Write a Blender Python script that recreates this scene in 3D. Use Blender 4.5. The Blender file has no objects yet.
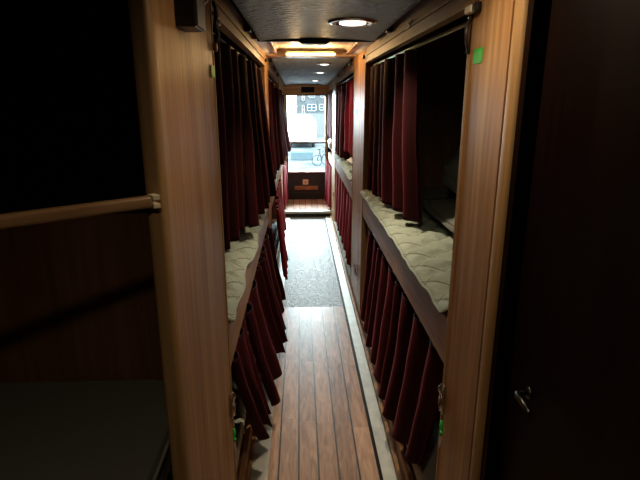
import bpy, bmesh, math, random
from mathutils import Vector, Matrix, noise

# ------------------------------------------------------------------ camera, sky, lights, exposure
S = bpy.context.scene
C = S.collection
F_PX, VPX, VPY, EYE = 500.0, 300.0, 101.0, 1.6
PITCH = math.atan((240 - VPY) / F_PX)
YAW = math.atan((320 - VPX) / math.hypot(F_PX, 240 - VPY))
cd = bpy.data.cameras.new('camera')
cam = bpy.data.objects.new('camera', cd)
C.objects.link(cam)
cam.location = (0, 0, EYE)
cam.rotation_euler = (math.pi / 2 - PITCH, 0, -YAW)
cd.sensor_width = 36.0
cd.lens = 36.0 * F_PX / 640.0
cd.clip_start = 0.02
cd.clip_end = 400
S.camera = cam

SKY = 42.0
w = bpy.data.worlds.new('sky')
S.world = w
w.use_nodes = True
bgn = w.node_tree.nodes['Background']
bgn.inputs[0].default_value = (0.84, 0.95, 1.0, 1)
bgn.inputs[1].default_value = SKY

S.view_settings.view_transform = 'Standard'
S.view_settings.look = 'None'
S.view_settings.gamma = 1
S.view_settings.use_curve_mapping = False
S.view_settings.exposure = 0.6
S.cycles.use_denoising = True
S.cycles.max_bounces = 8
S.cycles.diffuse_bounces = 5
S.cycles.glossy_bounces = 4
S.cycles.transparent_max_bounces = 12
S.cycles.sample_clamp_indirect = 6.0
S.cycles.caustics_reflective = False
S.cycles.caustics_refractive = False

# daylight portal across the window opening (a sampling guide for the sky)
pl = bpy.data.lights.new('window_portal', 'AREA')
pl.shape = 'RECTANGLE'; pl.size = 0.66; pl.size_y = 1.20
pl.cycles.is_portal = True
po = bpy.data.objects.new('window_portal', pl)
C.objects.link(po)
po.location = (0.09, 8.02, 1.11)
po.rotation_euler = (-math.pi / 2, 0, 0)

def lamp(name, loc, size, power, col, spread=math.pi, rot=(0, 0, 0), sy=None):
    l = bpy.data.lights.new(name, 'AREA')
    l.shape = 'RECTANGLE' if sy else 'DISK'
    l.size = size
    if sy: l.size_y = sy
    l.energy = power; l.color = col; l.spread = spread
    o = bpy.data.objects.new(name, l)
    C.objects.link(o); o.location = loc; o.rotation_euler = rot
    return o

P_DOWN, P_FAR, P_HATCH, P_BEHIND = 2.4, 1.6, 2.6, 1.3
WARM = (1.0, 0.78, 0.52)

# ------------------------------------------------------------------ materials
def new_mat(name):
    m = bpy.data.materials.new(name)
    m.use_nodes = True
    nt = m.node_tree
    return m, nt, nt.nodes['Principled BSDF']

def mat(name, col, rough=0.5, metal=0.0, bump=0.0, bscale=80.0, sheen=0.0, sheen_tint=None, coat=0.0,
        var=0.0, vscale=6.0, emit=None, estr=0.0, spec=0.5, bstretch=(1, 1, 1), bdist=0.01):
    m, nt, b = new_mat(name)
    b.inputs['Base Color'].default_value = (*col, 1)
    b.inputs['Roughness'].default_value = rough
    b.inputs['Metallic'].default_value = metal
    b.inputs['Specular IOR Level'].default_value = spec
    b.inputs['Coat Weight'].default_value = coat
    b.inputs['Coat Roughness'].default_value = 0.12
    if sheen:
        b.inputs['Sheen Weight'].default_value = sheen
        b.inputs['Sheen Roughness'].default_value = 0.4
        b.inputs['Sheen Tint'].default_value = (*(sheen_tint or col), 1)
    if emit:
        b.inputs['Emission Color'].default_value = (*emit, 1)
        b.inputs['Emission Strength'].default_value = estr
    geo = nt.nodes.new('ShaderNodeNewGeometry')
    n = nt.nodes.new('ShaderNodeTexNoise')
    mp = nt.nodes.new('ShaderNodeMapping')
    nt.links.new(geo.outputs['Position'], mp.inputs[0])
    if var:
        n.inputs['Scale'].default_value = vscale
        n.inputs['Detail'].default_value = 5
        nt.links.new(geo.outputs['Position'], n.inputs['Vector'])
        r = nt.nodes.new('ShaderNodeValToRGB')
        r.color_ramp.elements[0].position = 0.3
        r.color_ramp.elements[1].position = 0.7
        r.color_ramp.elements[0].color = (*[c * (1 - var) for c in col], 1)
        r.color_ramp.elements[1].color = (*[min(1, c * (1 + var)) for c in col], 1)
        nt.links.new(n.outputs['Fac'], r.inputs[0])
        nt.links.new(r.outputs[0], b.inputs['Base Color'])
    if bump:
        n2 = nt.nodes.new('ShaderNodeTexNoise')
        n2.inputs['Scale'].default_value = bscale
        n2.inputs['Detail'].default_value = 4
        mp.inputs['Scale'].default_value = bstretch
        nt.links.new(mp.outputs[0], n2.inputs['Vector'])
        bp = nt.nodes.new('ShaderNodeBump')
        bp.inputs['Strength'].default_value = bump
        bp.inputs['Distance'].default_value = bdist
        nt.links.new(n2.outputs['Fac'], bp.inputs['Height'])
        nt.links.new(bp.outputs[0], b.inputs['Normal'])
    return m

def wood(name, dark, light, stretch, rough=0.35, coat=0.3, contrast=1.0, scale=1.0, spec=0.5):
    m, nt, b = new_mat(name)
    geo = nt.nodes.new('ShaderNodeNewGeometry')
    mp = nt.nodes.new('ShaderNodeMapping')
    mp.inputs['Scale'].default_value = [s * scale for s in stretch]
    nt.links.new(geo.outputs['Position'], mp.inputs[0])
    n1 = nt.nodes.new('ShaderNodeTexNoise')
    n1.inputs['Scale'].default_value = 1.0
    n1.inputs['Detail'].default_value = 7
    n1.inputs['Roughness'].default_value = 0.6
    n1.inputs['Distortion'].default_value = 0.6
    nt.links.new(mp.outputs[0], n1.inputs['Vector'])
    mp2 = nt.nodes.new('ShaderNodeMapping')
    mp2.inputs['Scale'].default_value = [s * scale * 5 for s in stretch]
    nt.links.new(geo.outputs['Position'], mp2.inputs[0])
    n2 = nt.nodes.new('ShaderNodeTexNoise')
    n2.inputs['Scale'].default_value = 1.0
    n2.inputs['Detail'].default_value = 3
    nt.links.new(mp2.outputs[0], n2.inputs['Vector'])
    mx = nt.nodes.new('ShaderNodeMath'); mx.operation = 'MULTIPLY_ADD'
    mx.inputs[1].default_value = 0.35
    nt.links.new(n2.outputs['Fac'], mx.inputs[0])
    ad = nt.nodes.new('ShaderNodeMath'); ad.operation = 'MULTIPLY'
    ad.inputs[1].default_value = 0.65
    nt.links.new(n1.outputs['Fac'], ad.inputs[0])
    nt.links.new(ad.outputs[0], mx.inputs[2])
    r = nt.nodes.new('ShaderNodeValToRGB')
    r.color_ramp.elements[0].position = 0.5 - 0.16 / contrast
    r.color_ramp.elements[1].position = 0.5 + 0.16 / contrast
    r.color_ramp.elements[0].color = (*dark, 1)
    r.color_ramp.elements[1].color = (*light, 1)
    nt.links.new(mx.outputs[0], r.inputs[0])
    nt.links.new(r.outputs[0], b.inputs['Base Color'])
    b.inputs['Roughness'].default_value = rough
    b.inputs['Coat Weight'].default_value = coat
    b.inputs['Coat Roughness'].default_value = 0.15
    b.inputs['Specular IOR Level'].default_value = spec
    bp = nt.nodes.new('ShaderNodeBump')
    bp.inputs['Strength'].default_value = 0.05
    bp.inputs['Distance'].default_value = 0.004
    nt.links.new(mx.outputs[0], bp.inputs['Height'])
    nt.links.new(bp.outputs[0], b.inputs['Normal'])
    return m

def floor_mat(name, planks=True):
    """ship's-deck vinyl: narrow planks with dark joints, embossed surface"""
    m, nt, b = new_mat(name)
    N, L = nt.nodes.new, nt.links.new
    geo = N('ShaderNodeNewGeometry'); sep = N('ShaderNodeSeparateXYZ')
    L(geo.outputs['Position'], sep.inputs[0])
    def M(op, a, b_=None, c=None):
        n = N('ShaderNodeMath'); n.operation = op
        for i, v in enumerate((a, b_, c)):
            if v is None: continue
            if isinstance(v, (int, float)): n.inputs[i].default_value = v
            else: L(v, n.inputs[i])
        return n.outputs[0]
    u = M('DIVIDE', M('ADD', sep.outputs['X'], 0.116 + 0.9), 0.0903)
    pid = M('FLOOR', u)
    fu = M('SUBTRACT', u, pid)
    line = M('LESS_THAN', M('ABSOLUTE', M('SUBTRACT', fu, 0.5)), 0.455)   # 1 on plank, 0 on the joint
    off = M('MULTIPLY', pid, 0.377)
    v = M('DIVIDE', M('ADD', sep.outputs['Y'], M('MULTIPLY', off, 1.7)), 0.62)
    vid = M('FLOOR', v)
    wn = N('ShaderNodeTexWhiteNoise'); wn.noise_dimensions = '2D'
    cb = N('ShaderNodeCombineXYZ'); L(pid, cb.inputs[0]); L(vid, cb.inputs[1])
    L(cb.outputs[0], wn.inputs['Vector'])
    mp = N('ShaderNodeMapping'); mp.inputs['Scale'].default_value = (38, 5, 10)
    L(geo.outputs['Position'], mp.inputs[0])
    # shift the grain per plank
    va = N('ShaderNodeVectorMath'); va.operation = 'ADD'
    L(mp.outputs[0], va.inputs[0])
    cb2 = N('ShaderNodeCombineXYZ'); L(M('MULTIPLY', wn.outputs['Value'], 37.0), cb2.inputs[1]); L(cb2.outputs[0], va.inputs[1])
    gn = N('ShaderNodeTexNoise'); gn.inputs['Scale'].default_value = 1; gn.inputs['Detail'].default_value = 6
    gn.inputs['Distortion'].default_value = 1.2
    L(va.outputs[0], gn.inputs['Vector'])
    t = M('MULTIPLY_ADD', wn.outputs['Value'], 0.32, M('MULTIPLY', gn.outputs['Fac'], 0.85))
    r = N('ShaderNodeValToRGB')
    r.color_ramp.elements[0].position = 0.30; r.color_ramp.elements[0].color = (0.17, 0.085, 0.048, 1)
    r.color_ramp.elements[1].position = 0.85; r.color_ramp.elements[1].color = (0.72, 0.46, 0.31, 1)
    L(t, r.inputs[0])
    if planks:
        mix = N('ShaderNodeMix'); mix.data_type = 'RGBA'
        L(line, mix.inputs['Factor'])
        mix.inputs['A'].default_value = (0.012, 0.009, 0.008, 1)
        L(r.outputs[0], mix.inputs['B'])
        L(mix.outputs['Result'], b.inputs['Base Color'])
        b.inputs['Roughness'].default_value = 0.38
        b.inputs['Specular IOR Level'].default_value = 0.42
    else:
        b.inputs['Base Color'].default_value = (0.20, 0.235, 0.25, 1)
        b.inputs['Roughness'].default_value = 0.5
        b.inputs['Specular IOR Level'].default_value = 0.75
    n2 = N('ShaderNodeTexNoise'); n2.inputs['Scale'].default_value = 45 if planks else 26; n2.inputs['Detail'].default_value = 5
    n2.inputs['Distortion'].default_value = 1.5
    L(geo.outputs['Position'], n2.inputs['Vector'])
    bp = N('ShaderNodeBump'); bp.inputs['Strength'].default_value = 0.22 if planks else 0.9
    bp.inputs['Distance'].default_value = 0.006 if planks else 0.014
    L(n2.outputs['Fac'], bp.inputs['Height']); L(bp.outputs[0], b.inputs['Normal'])
    return m

def glass_mat():
    m = bpy.data.materials.new('window_glass'); m.use_nodes = True
    nt = m.node_tree
    nt.nodes.clear()
    o = nt.nodes.new('ShaderNodeOutputMaterial')
    t = nt.nodes.new('ShaderNodeBsdfTransparent'); t.inputs[0].default_value = (0.93, 0.97, 0.97, 1)
    g = nt.nodes.new('ShaderNodeBsdfGlossy'); g.inputs['Roughness'].default_value = 0.02
    f = nt.nodes.new('ShaderNodeFresnel'); f.inputs[0].default_value = 1.3
    x = nt.nodes.new('ShaderNodeMixShader')
    nt.links.new(f.outputs[0], x.inputs[0]); nt.links.new(t.outputs[0], x.inputs[1]); nt.links.new(g.outputs[0], x.inputs[2])
    nt.links.new(x.outputs[0], o.inputs[0])
    return m

WV = wood('cherry_veneer_upright', (0.30, 0.145, 0.055), (0.54, 0.31, 0.135), (14, 14, 0.7), rough=0.46, coat=0.0, spec=0.19, contrast=1.5, scale=0.8)
WH = wood('cherry_veneer_along', (0.24, 0.11, 0.05), (0.46, 0.25, 0.12), (14, 0.9, 14), rough=0.46, coat=0.0, spec=0.19)
WX = wood('cherry_veneer_across', (0.26, 0.12, 0.05), (0.55, 0.30, 0.13), (0.9, 14, 14), rough=0.4, coat=0.2)
WE = wood('light_edge_wood', (0.30, 0.17, 0.07), (0.46, 0.28, 0.12), (14, 14, 1.0), rough=0.5, coat=0.0, spec=0.2)
WR = wood('rail_wood', (0.24, 0.13, 0.06), (0.34, 0.20, 0.10), (3, 3, 30), rough=0.3, coat=0.4)
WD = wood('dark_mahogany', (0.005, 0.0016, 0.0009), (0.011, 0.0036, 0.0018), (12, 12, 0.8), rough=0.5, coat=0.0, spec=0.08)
WB = wood('brown_back_panel', (0.20, 0.09, 0.038), (0.38, 0.18, 0.078), (9, 9, 0.5), rough=0.5, coat=0.0, spec=0.2)
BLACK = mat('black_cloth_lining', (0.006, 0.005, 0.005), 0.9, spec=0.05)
BLKPL = mat('black_plastic', (0.006, 0.006, 0.0065), 0.35)
GREYPL = mat('grey_plastic', (0.10, 0.10, 0.10), 0.4)
CREAMPL = mat('cream_plastic', (0.80, 0.70, 0.50), 0.45)
CHROME = mat('chrome', (0.72, 0.72, 0.72), 0.18, metal=1.0)
STEEL = mat('worn_aluminium', (0.66, 0.68, 0.63), 0.42, metal=0.55, bump=0.15, bscale=30, var=0.14, vscale=12)
LEATHER = mat('ceiling_leatherette', (0.33, 0.37, 0.40), 0.52, bump=1.0, bscale=16, bstretch=(1.6, 3.0, 1), bdist=0.05)
STRAPM = mat('dark_leather_strap', (0.03, 0.02, 0.015), 0.4)
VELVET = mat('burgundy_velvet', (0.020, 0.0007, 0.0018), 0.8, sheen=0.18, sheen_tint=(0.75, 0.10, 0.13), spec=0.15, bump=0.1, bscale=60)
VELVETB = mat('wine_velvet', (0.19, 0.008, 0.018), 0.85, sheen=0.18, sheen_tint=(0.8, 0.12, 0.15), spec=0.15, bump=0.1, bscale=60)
QUILT = mat('quilted_cotton', (0.38, 0.45, 0.39), 0.85, bump=0.6, bscale=45, var=0.06, vscale=20, sheen=0.1, sheen_tint=(1, 1, 1))
SHEET = mat('white_sheet', (0.62, 0.63, 0.60), 0.9, bump=0.2, bscale=12)
PILLOWM = mat('pale_grey_pillowcase', (0.62, 0.66, 0.66), 0.9, bump=0.4, bscale=14)
GREYBED = mat('grey_blanket', (0.22, 0.235, 0.22), 0.95, bump=0.4, bscale=18, spec=0.1)
GREYCUSH = mat('grey_cushion_cover', (0.30, 0.31, 0.27), 0.75, bump=0.25, bscale=90)
PIPING = mat('pale_piping', (0.42, 0.43, 0.38), 0.7)
CARPETW = mat('charcoal_wall_carpet', (0.045, 0.045, 0.048), 0.95, bump=0.4, bscale=200)
HATCHM = mat('cream_hatch_panel', (0.62, 0.52, 0.42), 0.5, var=0.06)
GREEN = mat('green_sticker', (0.02, 0.55, 0.05), 0.5)
TAGM = mat('paper_tag', (0.6, 0.58, 0.52), 0.7)
BROWNBTN = mat('brown_knob', (0.16, 0.06, 0.03), 0.4)
LITW = mat('lamp_diffuser', (0.9, 0.9, 0.85), 0.5, emit=(1.0, 0.96, 0.85), estr=1.6)
LITY = mat('warm_tube_diffuser', (0.9, 0.8, 0.55), 0.5, emit=(1.0, 0.72, 0.30), estr=0.55)
def stitch_shade(m, side, cell=0.16):
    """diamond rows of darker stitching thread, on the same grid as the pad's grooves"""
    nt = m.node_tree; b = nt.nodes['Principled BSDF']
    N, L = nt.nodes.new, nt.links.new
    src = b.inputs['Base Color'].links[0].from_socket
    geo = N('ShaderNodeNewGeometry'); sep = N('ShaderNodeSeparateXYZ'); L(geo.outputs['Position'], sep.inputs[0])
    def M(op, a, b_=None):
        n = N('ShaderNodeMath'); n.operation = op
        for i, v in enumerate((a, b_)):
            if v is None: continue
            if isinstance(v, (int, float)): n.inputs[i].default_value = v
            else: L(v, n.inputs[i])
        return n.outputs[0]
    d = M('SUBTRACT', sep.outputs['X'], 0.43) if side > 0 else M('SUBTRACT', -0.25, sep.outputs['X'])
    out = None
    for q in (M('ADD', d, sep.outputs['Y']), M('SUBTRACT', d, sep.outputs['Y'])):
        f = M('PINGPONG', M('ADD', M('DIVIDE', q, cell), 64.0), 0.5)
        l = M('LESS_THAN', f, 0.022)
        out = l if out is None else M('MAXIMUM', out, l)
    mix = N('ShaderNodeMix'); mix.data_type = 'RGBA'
    L(out, mix.inputs['Factor']); L(src, mix.inputs['A']); mix.inputs['B'].default_value = (0.17, 0.18, 0.14, 1)  # dark colour paints the shade along the stitched grooves
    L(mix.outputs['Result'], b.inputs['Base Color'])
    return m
QUILT_L = stitch_shade(mat('quilted_cotton_stitched', (0.38, 0.45, 0.39), 0.85, bump=0.6, bscale=45, var=0.06, vscale=20), -1)
QUILT_R = stitch_shade(mat('quilted_cotton_stitched', (0.38, 0.45, 0.39), 0.85, bump=0.6, bscale=45, var=0.06, vscale=20), 1)
PLANK = floor_mat('plank_vinyl', True)
MATM = floor_mat('embossed_grey_vinyl', False)
GLASS = glass_mat()

# ------------------------------------------------------------------ mesh helpers
def finish(name, bm, m, parent=None, smooth=False, off=None, **props):
    bmesh.ops.recalc_face_normals(bm, faces=bm.faces)
    me = bpy.data.meshes.new(name)
    bm.to_mesh(me); bm.free()
    if smooth:
        for p in me.polygons: p.use_smooth = True
    me.materials.append(m)
    o = bpy.data.objects.new(name, me)
    C.objects.link(o)
    if parent is not None:
        o.parent = parent
        o.location = [-v for v in parent.location]
    for k, v in props.items(): o[k] = v
    return o

def add_box(bm, x0, x1, y0, y1, z0, z1, bevel=0.0, seg=2, mtx=None):
    t = bmesh.new()
    vs = [t.verts.new((x, y, z)) for x in (x0, x1) for y in (y0, y1) for z in (z0, z1)]
    for f in ((0, 1, 3, 2), (4, 6, 7, 5), (0, 4, 5, 1), (2, 3, 7, 6), (0, 2, 6, 4), (1, 5, 7, 3)):
        t.faces.new([vs[i] for i in f])
    if bevel:
        bmesh.ops.bevel(t, geom=list(t.edges), offset=bevel, segments=seg, affect='EDGES', profile=0.5)
    if mtx: bmesh.ops.transform(t, matrix=mtx, verts=t.verts)
    tmp = bpy.data.meshes.new('t'); t.to_mesh(tmp); t.free()
    bm.from_mesh(tmp); bpy.data.meshes.remove(tmp)
    return bm

def box(name, x0, x1, y0, y1, z0, z1, m, parent=None, bevel=0.0, seg=2, smooth=False, mtx=None, **props):
    bm = bmesh.new()
    add_box(bm, x0, x1, y0, y1, z0, z1, bevel, seg, mtx)
    return finish(name, bm, m, parent, smooth, **props)

def add_tube(bm, pts, r, n=10, closed=False):
    pts = [Vector(p) for p in pts]
    rings = []
    N = len(pts)
    prev = None
    for i, p in enumerate(pts):
        a = pts[(i - 1) % N] if (closed or i > 0) else pts[i]
        b = pts[(i + 1) % N] if (closed or i < N - 1) else pts[i]
        d = (b - a).normalized()
        if prev is None:
            s = d.cross(Vector((0, 0, 1)))
            if s.length < 1e-3: s = d.cross(Vector((1, 0, 0)))
            s.normalize()
        else:
            s = (prev - d * prev.dot(d)).normalized()
        prev = s
        t = d.cross(s)
        rr = r[i] if isinstance(r, (list, tuple)) else r
        rings.append([bm.verts.new(p + s * math.cos(2 * math.pi * k / n) * rr + t * math.sin(2 * math.pi * k / n) * rr) for k in range(n)])
    m_ = N if closed else N - 1
    for i in range(m_):
        A, B = rings[i], rings[(i + 1) % N]
        for k in range(n):
            bm.faces.new((A[k], A[(k + 1) % n], B[(k + 1) % n], B[k]))
    if not closed:
        bm.faces.new(rings[0][::-1]); bm.faces.new(rings[-1])
    return bm

def tube(name, pts, r, m, parent=None, n=10, closed=False, **props):
    bm = bmesh.new(); add_tube(bm, pts, r, n, closed)
    return finish(name, bm, m, parent, True, **props)

def lathe(bm, prof, c, n=40, axis='Z'):
    rings = []
    for (r, h) in prof:
        ring = []
        for k in range(n):
            a = 2 * math.pi * k / n
            p = (r * math.cos(a), r * math.sin(a), h)
            if axis == 'X': p = (p[2], p[0], p[1])
            if axis == 'Y': p = (p[0], p[2], p[1])
            ring.append(bm.verts.new((c[0] + p[0], c[1] + p[1], c[2] + p[2])))
        rings.append(ring)
    for A, B in zip(rings, rings[1:]):
        for k in range(n):
            bm.faces.new((A[k], A[(k + 1) % n], B[(k + 1) % n], B[k]))
    bm.faces.new(rings[0][::-1]); bm.faces.new(rings[-1])
    return bm

def thing(name, label, cat, loc, group=None):
    o = bpy.data.objects.new(name, None)
    o.empty_display_size = 0.05
    C.objects.link(o); o.location = loc
    o['label'] = label; o['category'] = cat
    if group: o['group'] = group
    return o

def tag(o, label, cat, group=None):
    o['label'] = label; o['category'] = cat
    if group: o['group'] = group
    return o

XL, XR = -0.25, 0.43          # the two faces of the aisle
OL, OR = -1.05, 1.22          # outer walls of the coach
ZC = 1.93
YW = 7.90                     # end wall

# ------------------------------------------------------------------ setting
box('floor', XL - 0.03, XR + 0.03, -0.9, 3.74, -0.05, 0.0, PLANK, kind='structure')
box('floor_rear', XL - 0.03, XR + 0.03, 3.74, 7.0, -0.05, 0.0, MATM, kind='structure')
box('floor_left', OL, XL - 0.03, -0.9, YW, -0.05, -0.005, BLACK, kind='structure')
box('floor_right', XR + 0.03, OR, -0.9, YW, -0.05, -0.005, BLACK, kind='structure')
box('floor_platform', XL - 0.03, XR + 0.03, 7.03, YW, -0.05, 0.085, PLANK, kind='structure')
box('trim_1', XL - 0.03, XR + 0.03, 6.96, 7.03, 0.055, 0.09, STEEL, kind='structure', bevel=0.004)
box('trim_2', XL - 0.03, XR + 0.03, 7.0, 7.029, -0.05, 0.055, BLKPL, kind='structure')
# seams in the grey vinyl
box('trim_3', -0.157, 0.345, 5.66, 5.69, 0.0, 0.003, GREYPL, kind='structure')

# ceiling: leatherette panel, dropping gently towards the back
def ceiling_piece(name, y0, y1, z0, z1, x0, x1, m, n=14):
    bm = bmesh.new()
    rows = []
    for i in range(n + 1):
        x = x0 + (x1 - x0) * i / n
        s = (2 * i / n - 1)
        dz = -0.012 * s ** 4
        rows.append((bm.verts.new((x, y0, z0 + dz)), bm.verts.new((x, y1, z1 + dz)),
                     bm.verts.new((x, y1, z1 + 0.02)), bm.verts.new((x, y0, z0 + 0.02))))
    for a, b in zip(rows, rows[1:]):
        bm.faces.new((a[0], a[1], b[1], b[0])); bm.faces.new((a[1], a[2], b[2], b[1]))
        bm.faces.new((a[2], a[3], b[3], b[2])); bm.faces.new((a[3], a[0], b[0], b[3]))
    bm.faces.new(rows[0]); bm.faces.new(rows[-1][::-1])
    return finish(name, bm, m, None, True, kind='structure')
ceiling_piece('ceiling', -0.9, 2.92, 1.935, 1.925, XL + 0.035, XR - 0.03, LEATHER)
ceiling_piece('ceiling_rear', 4.16, YW, 1.925, 1.838, XL + 0.03, XR - 0.03, LEATHER)
box('ceiling_void', OL - 0.1, OR + 0.1, -0.95, YW + 0.15, 2.06, 2.12, BLACK, kind='structure')
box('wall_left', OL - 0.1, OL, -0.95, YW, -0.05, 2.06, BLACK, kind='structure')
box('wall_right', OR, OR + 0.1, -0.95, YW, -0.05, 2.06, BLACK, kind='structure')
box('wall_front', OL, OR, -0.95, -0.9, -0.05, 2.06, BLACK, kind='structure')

# end wall with a real opening
WX0, WX1, WZ0, WZ1 = -0.215, 0.395, 0.53, 1.69
bm = bmesh.new()
add_box(bm, OL - 0.1, WX0, YW, YW + 0.1, -0.05, WZ1)
add_box(bm, WX1, OR + 0.1, YW, YW + 0.1, -0.05, WZ1)
finish('wall_back', bm, BLACK, kind='structure')
box('wall_back_upper', OL - 0.1, OR + 0.1, YW, YW + 0.1, WZ1, 2.06, WX, kind='structure')
box('wall_back_lower', WX0, WX1, YW, YW + 0.1, -0.05, WZ0, CARPETW, kind='structure')
box('baseboard_back', WX0 + 0.02, WX1 - 0.02, YW - 0.02, YW, 0.085, 0.20, BLKPL, kind='structure', bevel=0.004)

win = bpy.data.objects.new('window_1', None); C.objects.link(win); win.location = (0.09, YW, WZ0); win['kind'] = 'structure'
bm = bmesh.new()
add_box(bm, WX0, WX0 + 0.02, YW + 0.01, YW + 0.07, WZ0, WZ1, 0.004)
add_box(bm, WX1 - 0.012, WX1, YW + 0.01, YW + 0.07, WZ0, WZ1, 0.004)
add_box(bm, WX0, WX1, YW + 0.01, YW + 0.07, WZ0, WZ0 + 0.012, 0.003)
add_box(bm, WX0, WX1, YW + 0.01, YW + 0.07, WZ1 - 0.012, WZ1, 0.003)
finish('window_frame', bm, BLKPL, win)
box('transom_bar', WX0, WX1, YW + 0.0, YW + 0.06, 0.962, 0.992, mat('bronze_bar', (0.10, 0.085, 0.07), 0.4), win, 0.004)
box('window_pane', WX0 + 0.02, WX1 - 0.012, YW + 0.035, YW + 0.041, 0.992, WZ1 - 0.012, GLASS, win)
box('window_pane', WX0 + 0.02, WX1 - 0.012, YW + 0.035, YW + 0.041, WZ0 + 0.012, 0.962, GLASS, win)
box('window_sill', WX0 - 0.01, WX1 + 0.01, YW - 0.03, YW + 0.01, WZ0 - 0.02, WZ0, STEEL, win, 0.005)
# light side jamb on the right and the pale edging of the dark wall
box('trim_4', WX1, WX1 + 0.028, YW - 0.03, YW, 0.085, WZ1 + 0.02, WE, kind='structure', bevel=0.004)
box('trim_5', WX0 - 0.028, WX0, YW - 0.03, YW, 0.085, WZ1 + 0.02, WE, kind='structure', bevel=0.004)

t = thing('display_panel', 'small black rectangular panel on the brown wall above the window', 'panel', (0.115, YW, 1.77))
box('casing', 0.02, 0.22, YW - 0.02, YW, 1.725, 1.805, BLACK, t, 0.005)
box('screen', 0.03, 0.21, YW - 0.024, YW - 0.02, 1.735, 1.795, mat('dark_screen', (0.01, 0.012, 0.02), 0.7, spec=0.1), t)
tag(box('green_sticker', 0.04, 0.085, YW - 0.002, YW, 1.70, 1.714, GREEN), 'tiny green sticker right above the back window', 'sticker', None)
t = thing('wall_socket', 'cream socket plate with red centre on the dark wall under the window', 'socket', (0.075, YW, 0.36))
box('plate', 0.03, 0.12, YW - 0.012, YW, 0.32, 0.405, CREAMPL, t, 0.006)
box('red_switch', 0.06, 0.09, YW - 0.017, YW - 0.012, 0.35, 0.37, mat('red_switch', (0.5, 0.06, 0.03), 0.4), t, 0.002)
tag(box('wooden_strip', -0.10, 0.27, YW - 0.018, YW, 0.235, 0.30, WH, bevel=0.006), 'horizontal wooden strip below the cream socket on the dark end wall', 'strip')

# aisle-edge metal strips and sills
box('trim_6', XL + 0.015, -0.157, 1.0, 6.95, 0.0, 0.012, STEEL, kind='structure', bevel=0.003)
box('trim_7', 0.345, XR - 0.022, 0.6, 6.95, 0.0, 0.012, STEEL, kind='structure', bevel=0.003)
box('trim_8', 0.332, 0.345, 0.6, 6.95, 0.0, 0.016, WD, kind='structure')
box('trim_9', XR - 0.022, XR - 0.004, 0.6, 6.95, 0.0, 0.035, WV, kind='structure', bevel=0.003)
box('trim_10', XL, XL + 0.015, 1.0, 6.95, 0.0, 0.02, WV, kind='structure')

# ------------------------------------------------------------------ roof hatch
t = thing('roof_hatch', 'cream roof hatch panel set in a warm-lit wooden frame overhead', 'hatch', (0.09, 3.5, 1.93))
bm = bmesh.new()
# shallow pan: flat middle with sloping flanks
X = [XL + 0.0, XL + 0.10, XR - 0.10, XR - 0.0]
pts_f = [(X[0], 2.94, 1.925), (X[1], 2.98, 1.968), (X[2], 2.98, 1.968), (X[3], 2.94, 1.925)]
pts_b = [(X[0], 3.978, 1.93), (X[1], 3.975, 1.968), (X[2], 3.975, 1.968), (X[3], 3.978, 1.93)]
f = [bm.verts.new(p) for p in pts_f]; b = [bm.verts.new(p) for p in pts_b]
up_f = [bm.verts.new((p[0], p[1], 2.0)) for p in pts_f]; up_b = [bm.verts.new((p[0], p[1], 2.0)) for p in pts_b]
for i in range(3): bm.faces.new((f[i], b[i], b[i + 1], f[i + 1]))
for i in range(3): bm.faces.new((up_f[i], up_f[i + 1], up_b[i + 1], up_b[i]))
bm.faces.new((f[0], f[1], up_f[1], up_f[0])); bm.faces.new((f[1], f[2], up_f[2], up_f[1])); bm.faces.new((f[2], f[3], up_f[3], up_f[2]))
bm.faces.new((b[1], b[0], up_b[0], up_b[1])); bm.faces.new((b[2], b[1], up_b[1], up_b[2])); bm.faces.new((b[3], b[2], up_b[2], up_b[3]))
bm.faces.new((f[0], up_f[0], up_b[0], b[0])); bm.faces.new((f[3], b[3], up_b[3], up_f[3]))
bm.faces.new((f[0], f[3], f[2], f[1])) ; bm.faces.new((b[0], b[1], b[2], b[3]))
finish('hatch_panel', bm, HATCHM, t)
for (a, b_) in ((XL + 0.055, XL + 0.085), (XR - 0.085, XR - 0.055)):
    box('frame_rail', a, b_, 2.95, 4.0, 1.935, 1.955, WX, t, 0.004)
box('frame_crossbar', XL, XR, 3.98, 4.15, 1.922, 1.985, WX, t, 0.004)
box('front_lip', XL + 0.02, XR - 0.02, 2.915, 2.94, 1.912, 1.94, BLKPL, t, 0.004)
bm = bmesh.new()
lp = [(-0.01, 1.915), (0.17, 1.915), (0.145, 1.897), (0.015, 1.897)]
A = [bm.verts.new((x, 2.88, z)) for x, z in lp]; B = [bm.verts.new((x, 2.945, z)) for x, z in lp]
bm.faces.new(A); bm.faces.new(B[::-1])
for i in range(4): bm.faces.new((A[i], A[(i + 1) % 4], B[(i + 1) % 4], B[i]))
finish('latch', bm, BLKPL, t, label='black latch')
t = thing('tube_light', 'long slim warm tube light glowing across the far end of the roof hatch', 'light', (0.08, 3.62, 1.93))
box('housing', -0.09, 0.25, 3.80, 3.86, 1.932, 1.942, mat('brass_housing', (0.5, 0.36, 0.15), 0.4), t, 0.006)
box('diffuser', -0.10, 0.26, 3.795, 3.875, 1.914, 1.932, LITY, t, 0.006)
gl = bpy.data.lights.new('tube_glow', 'POINT'); gl.energy = P_HATCH; gl.color = (1.0, 0.64, 0.28); gl.shadow_soft_size = 0.02
for gx in (-0.02, 0.18):
    go = bpy.data.objects.new('tube_glow', gl); C.objects.link(go); go.location = (gx, 3.72, 1.90)
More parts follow.
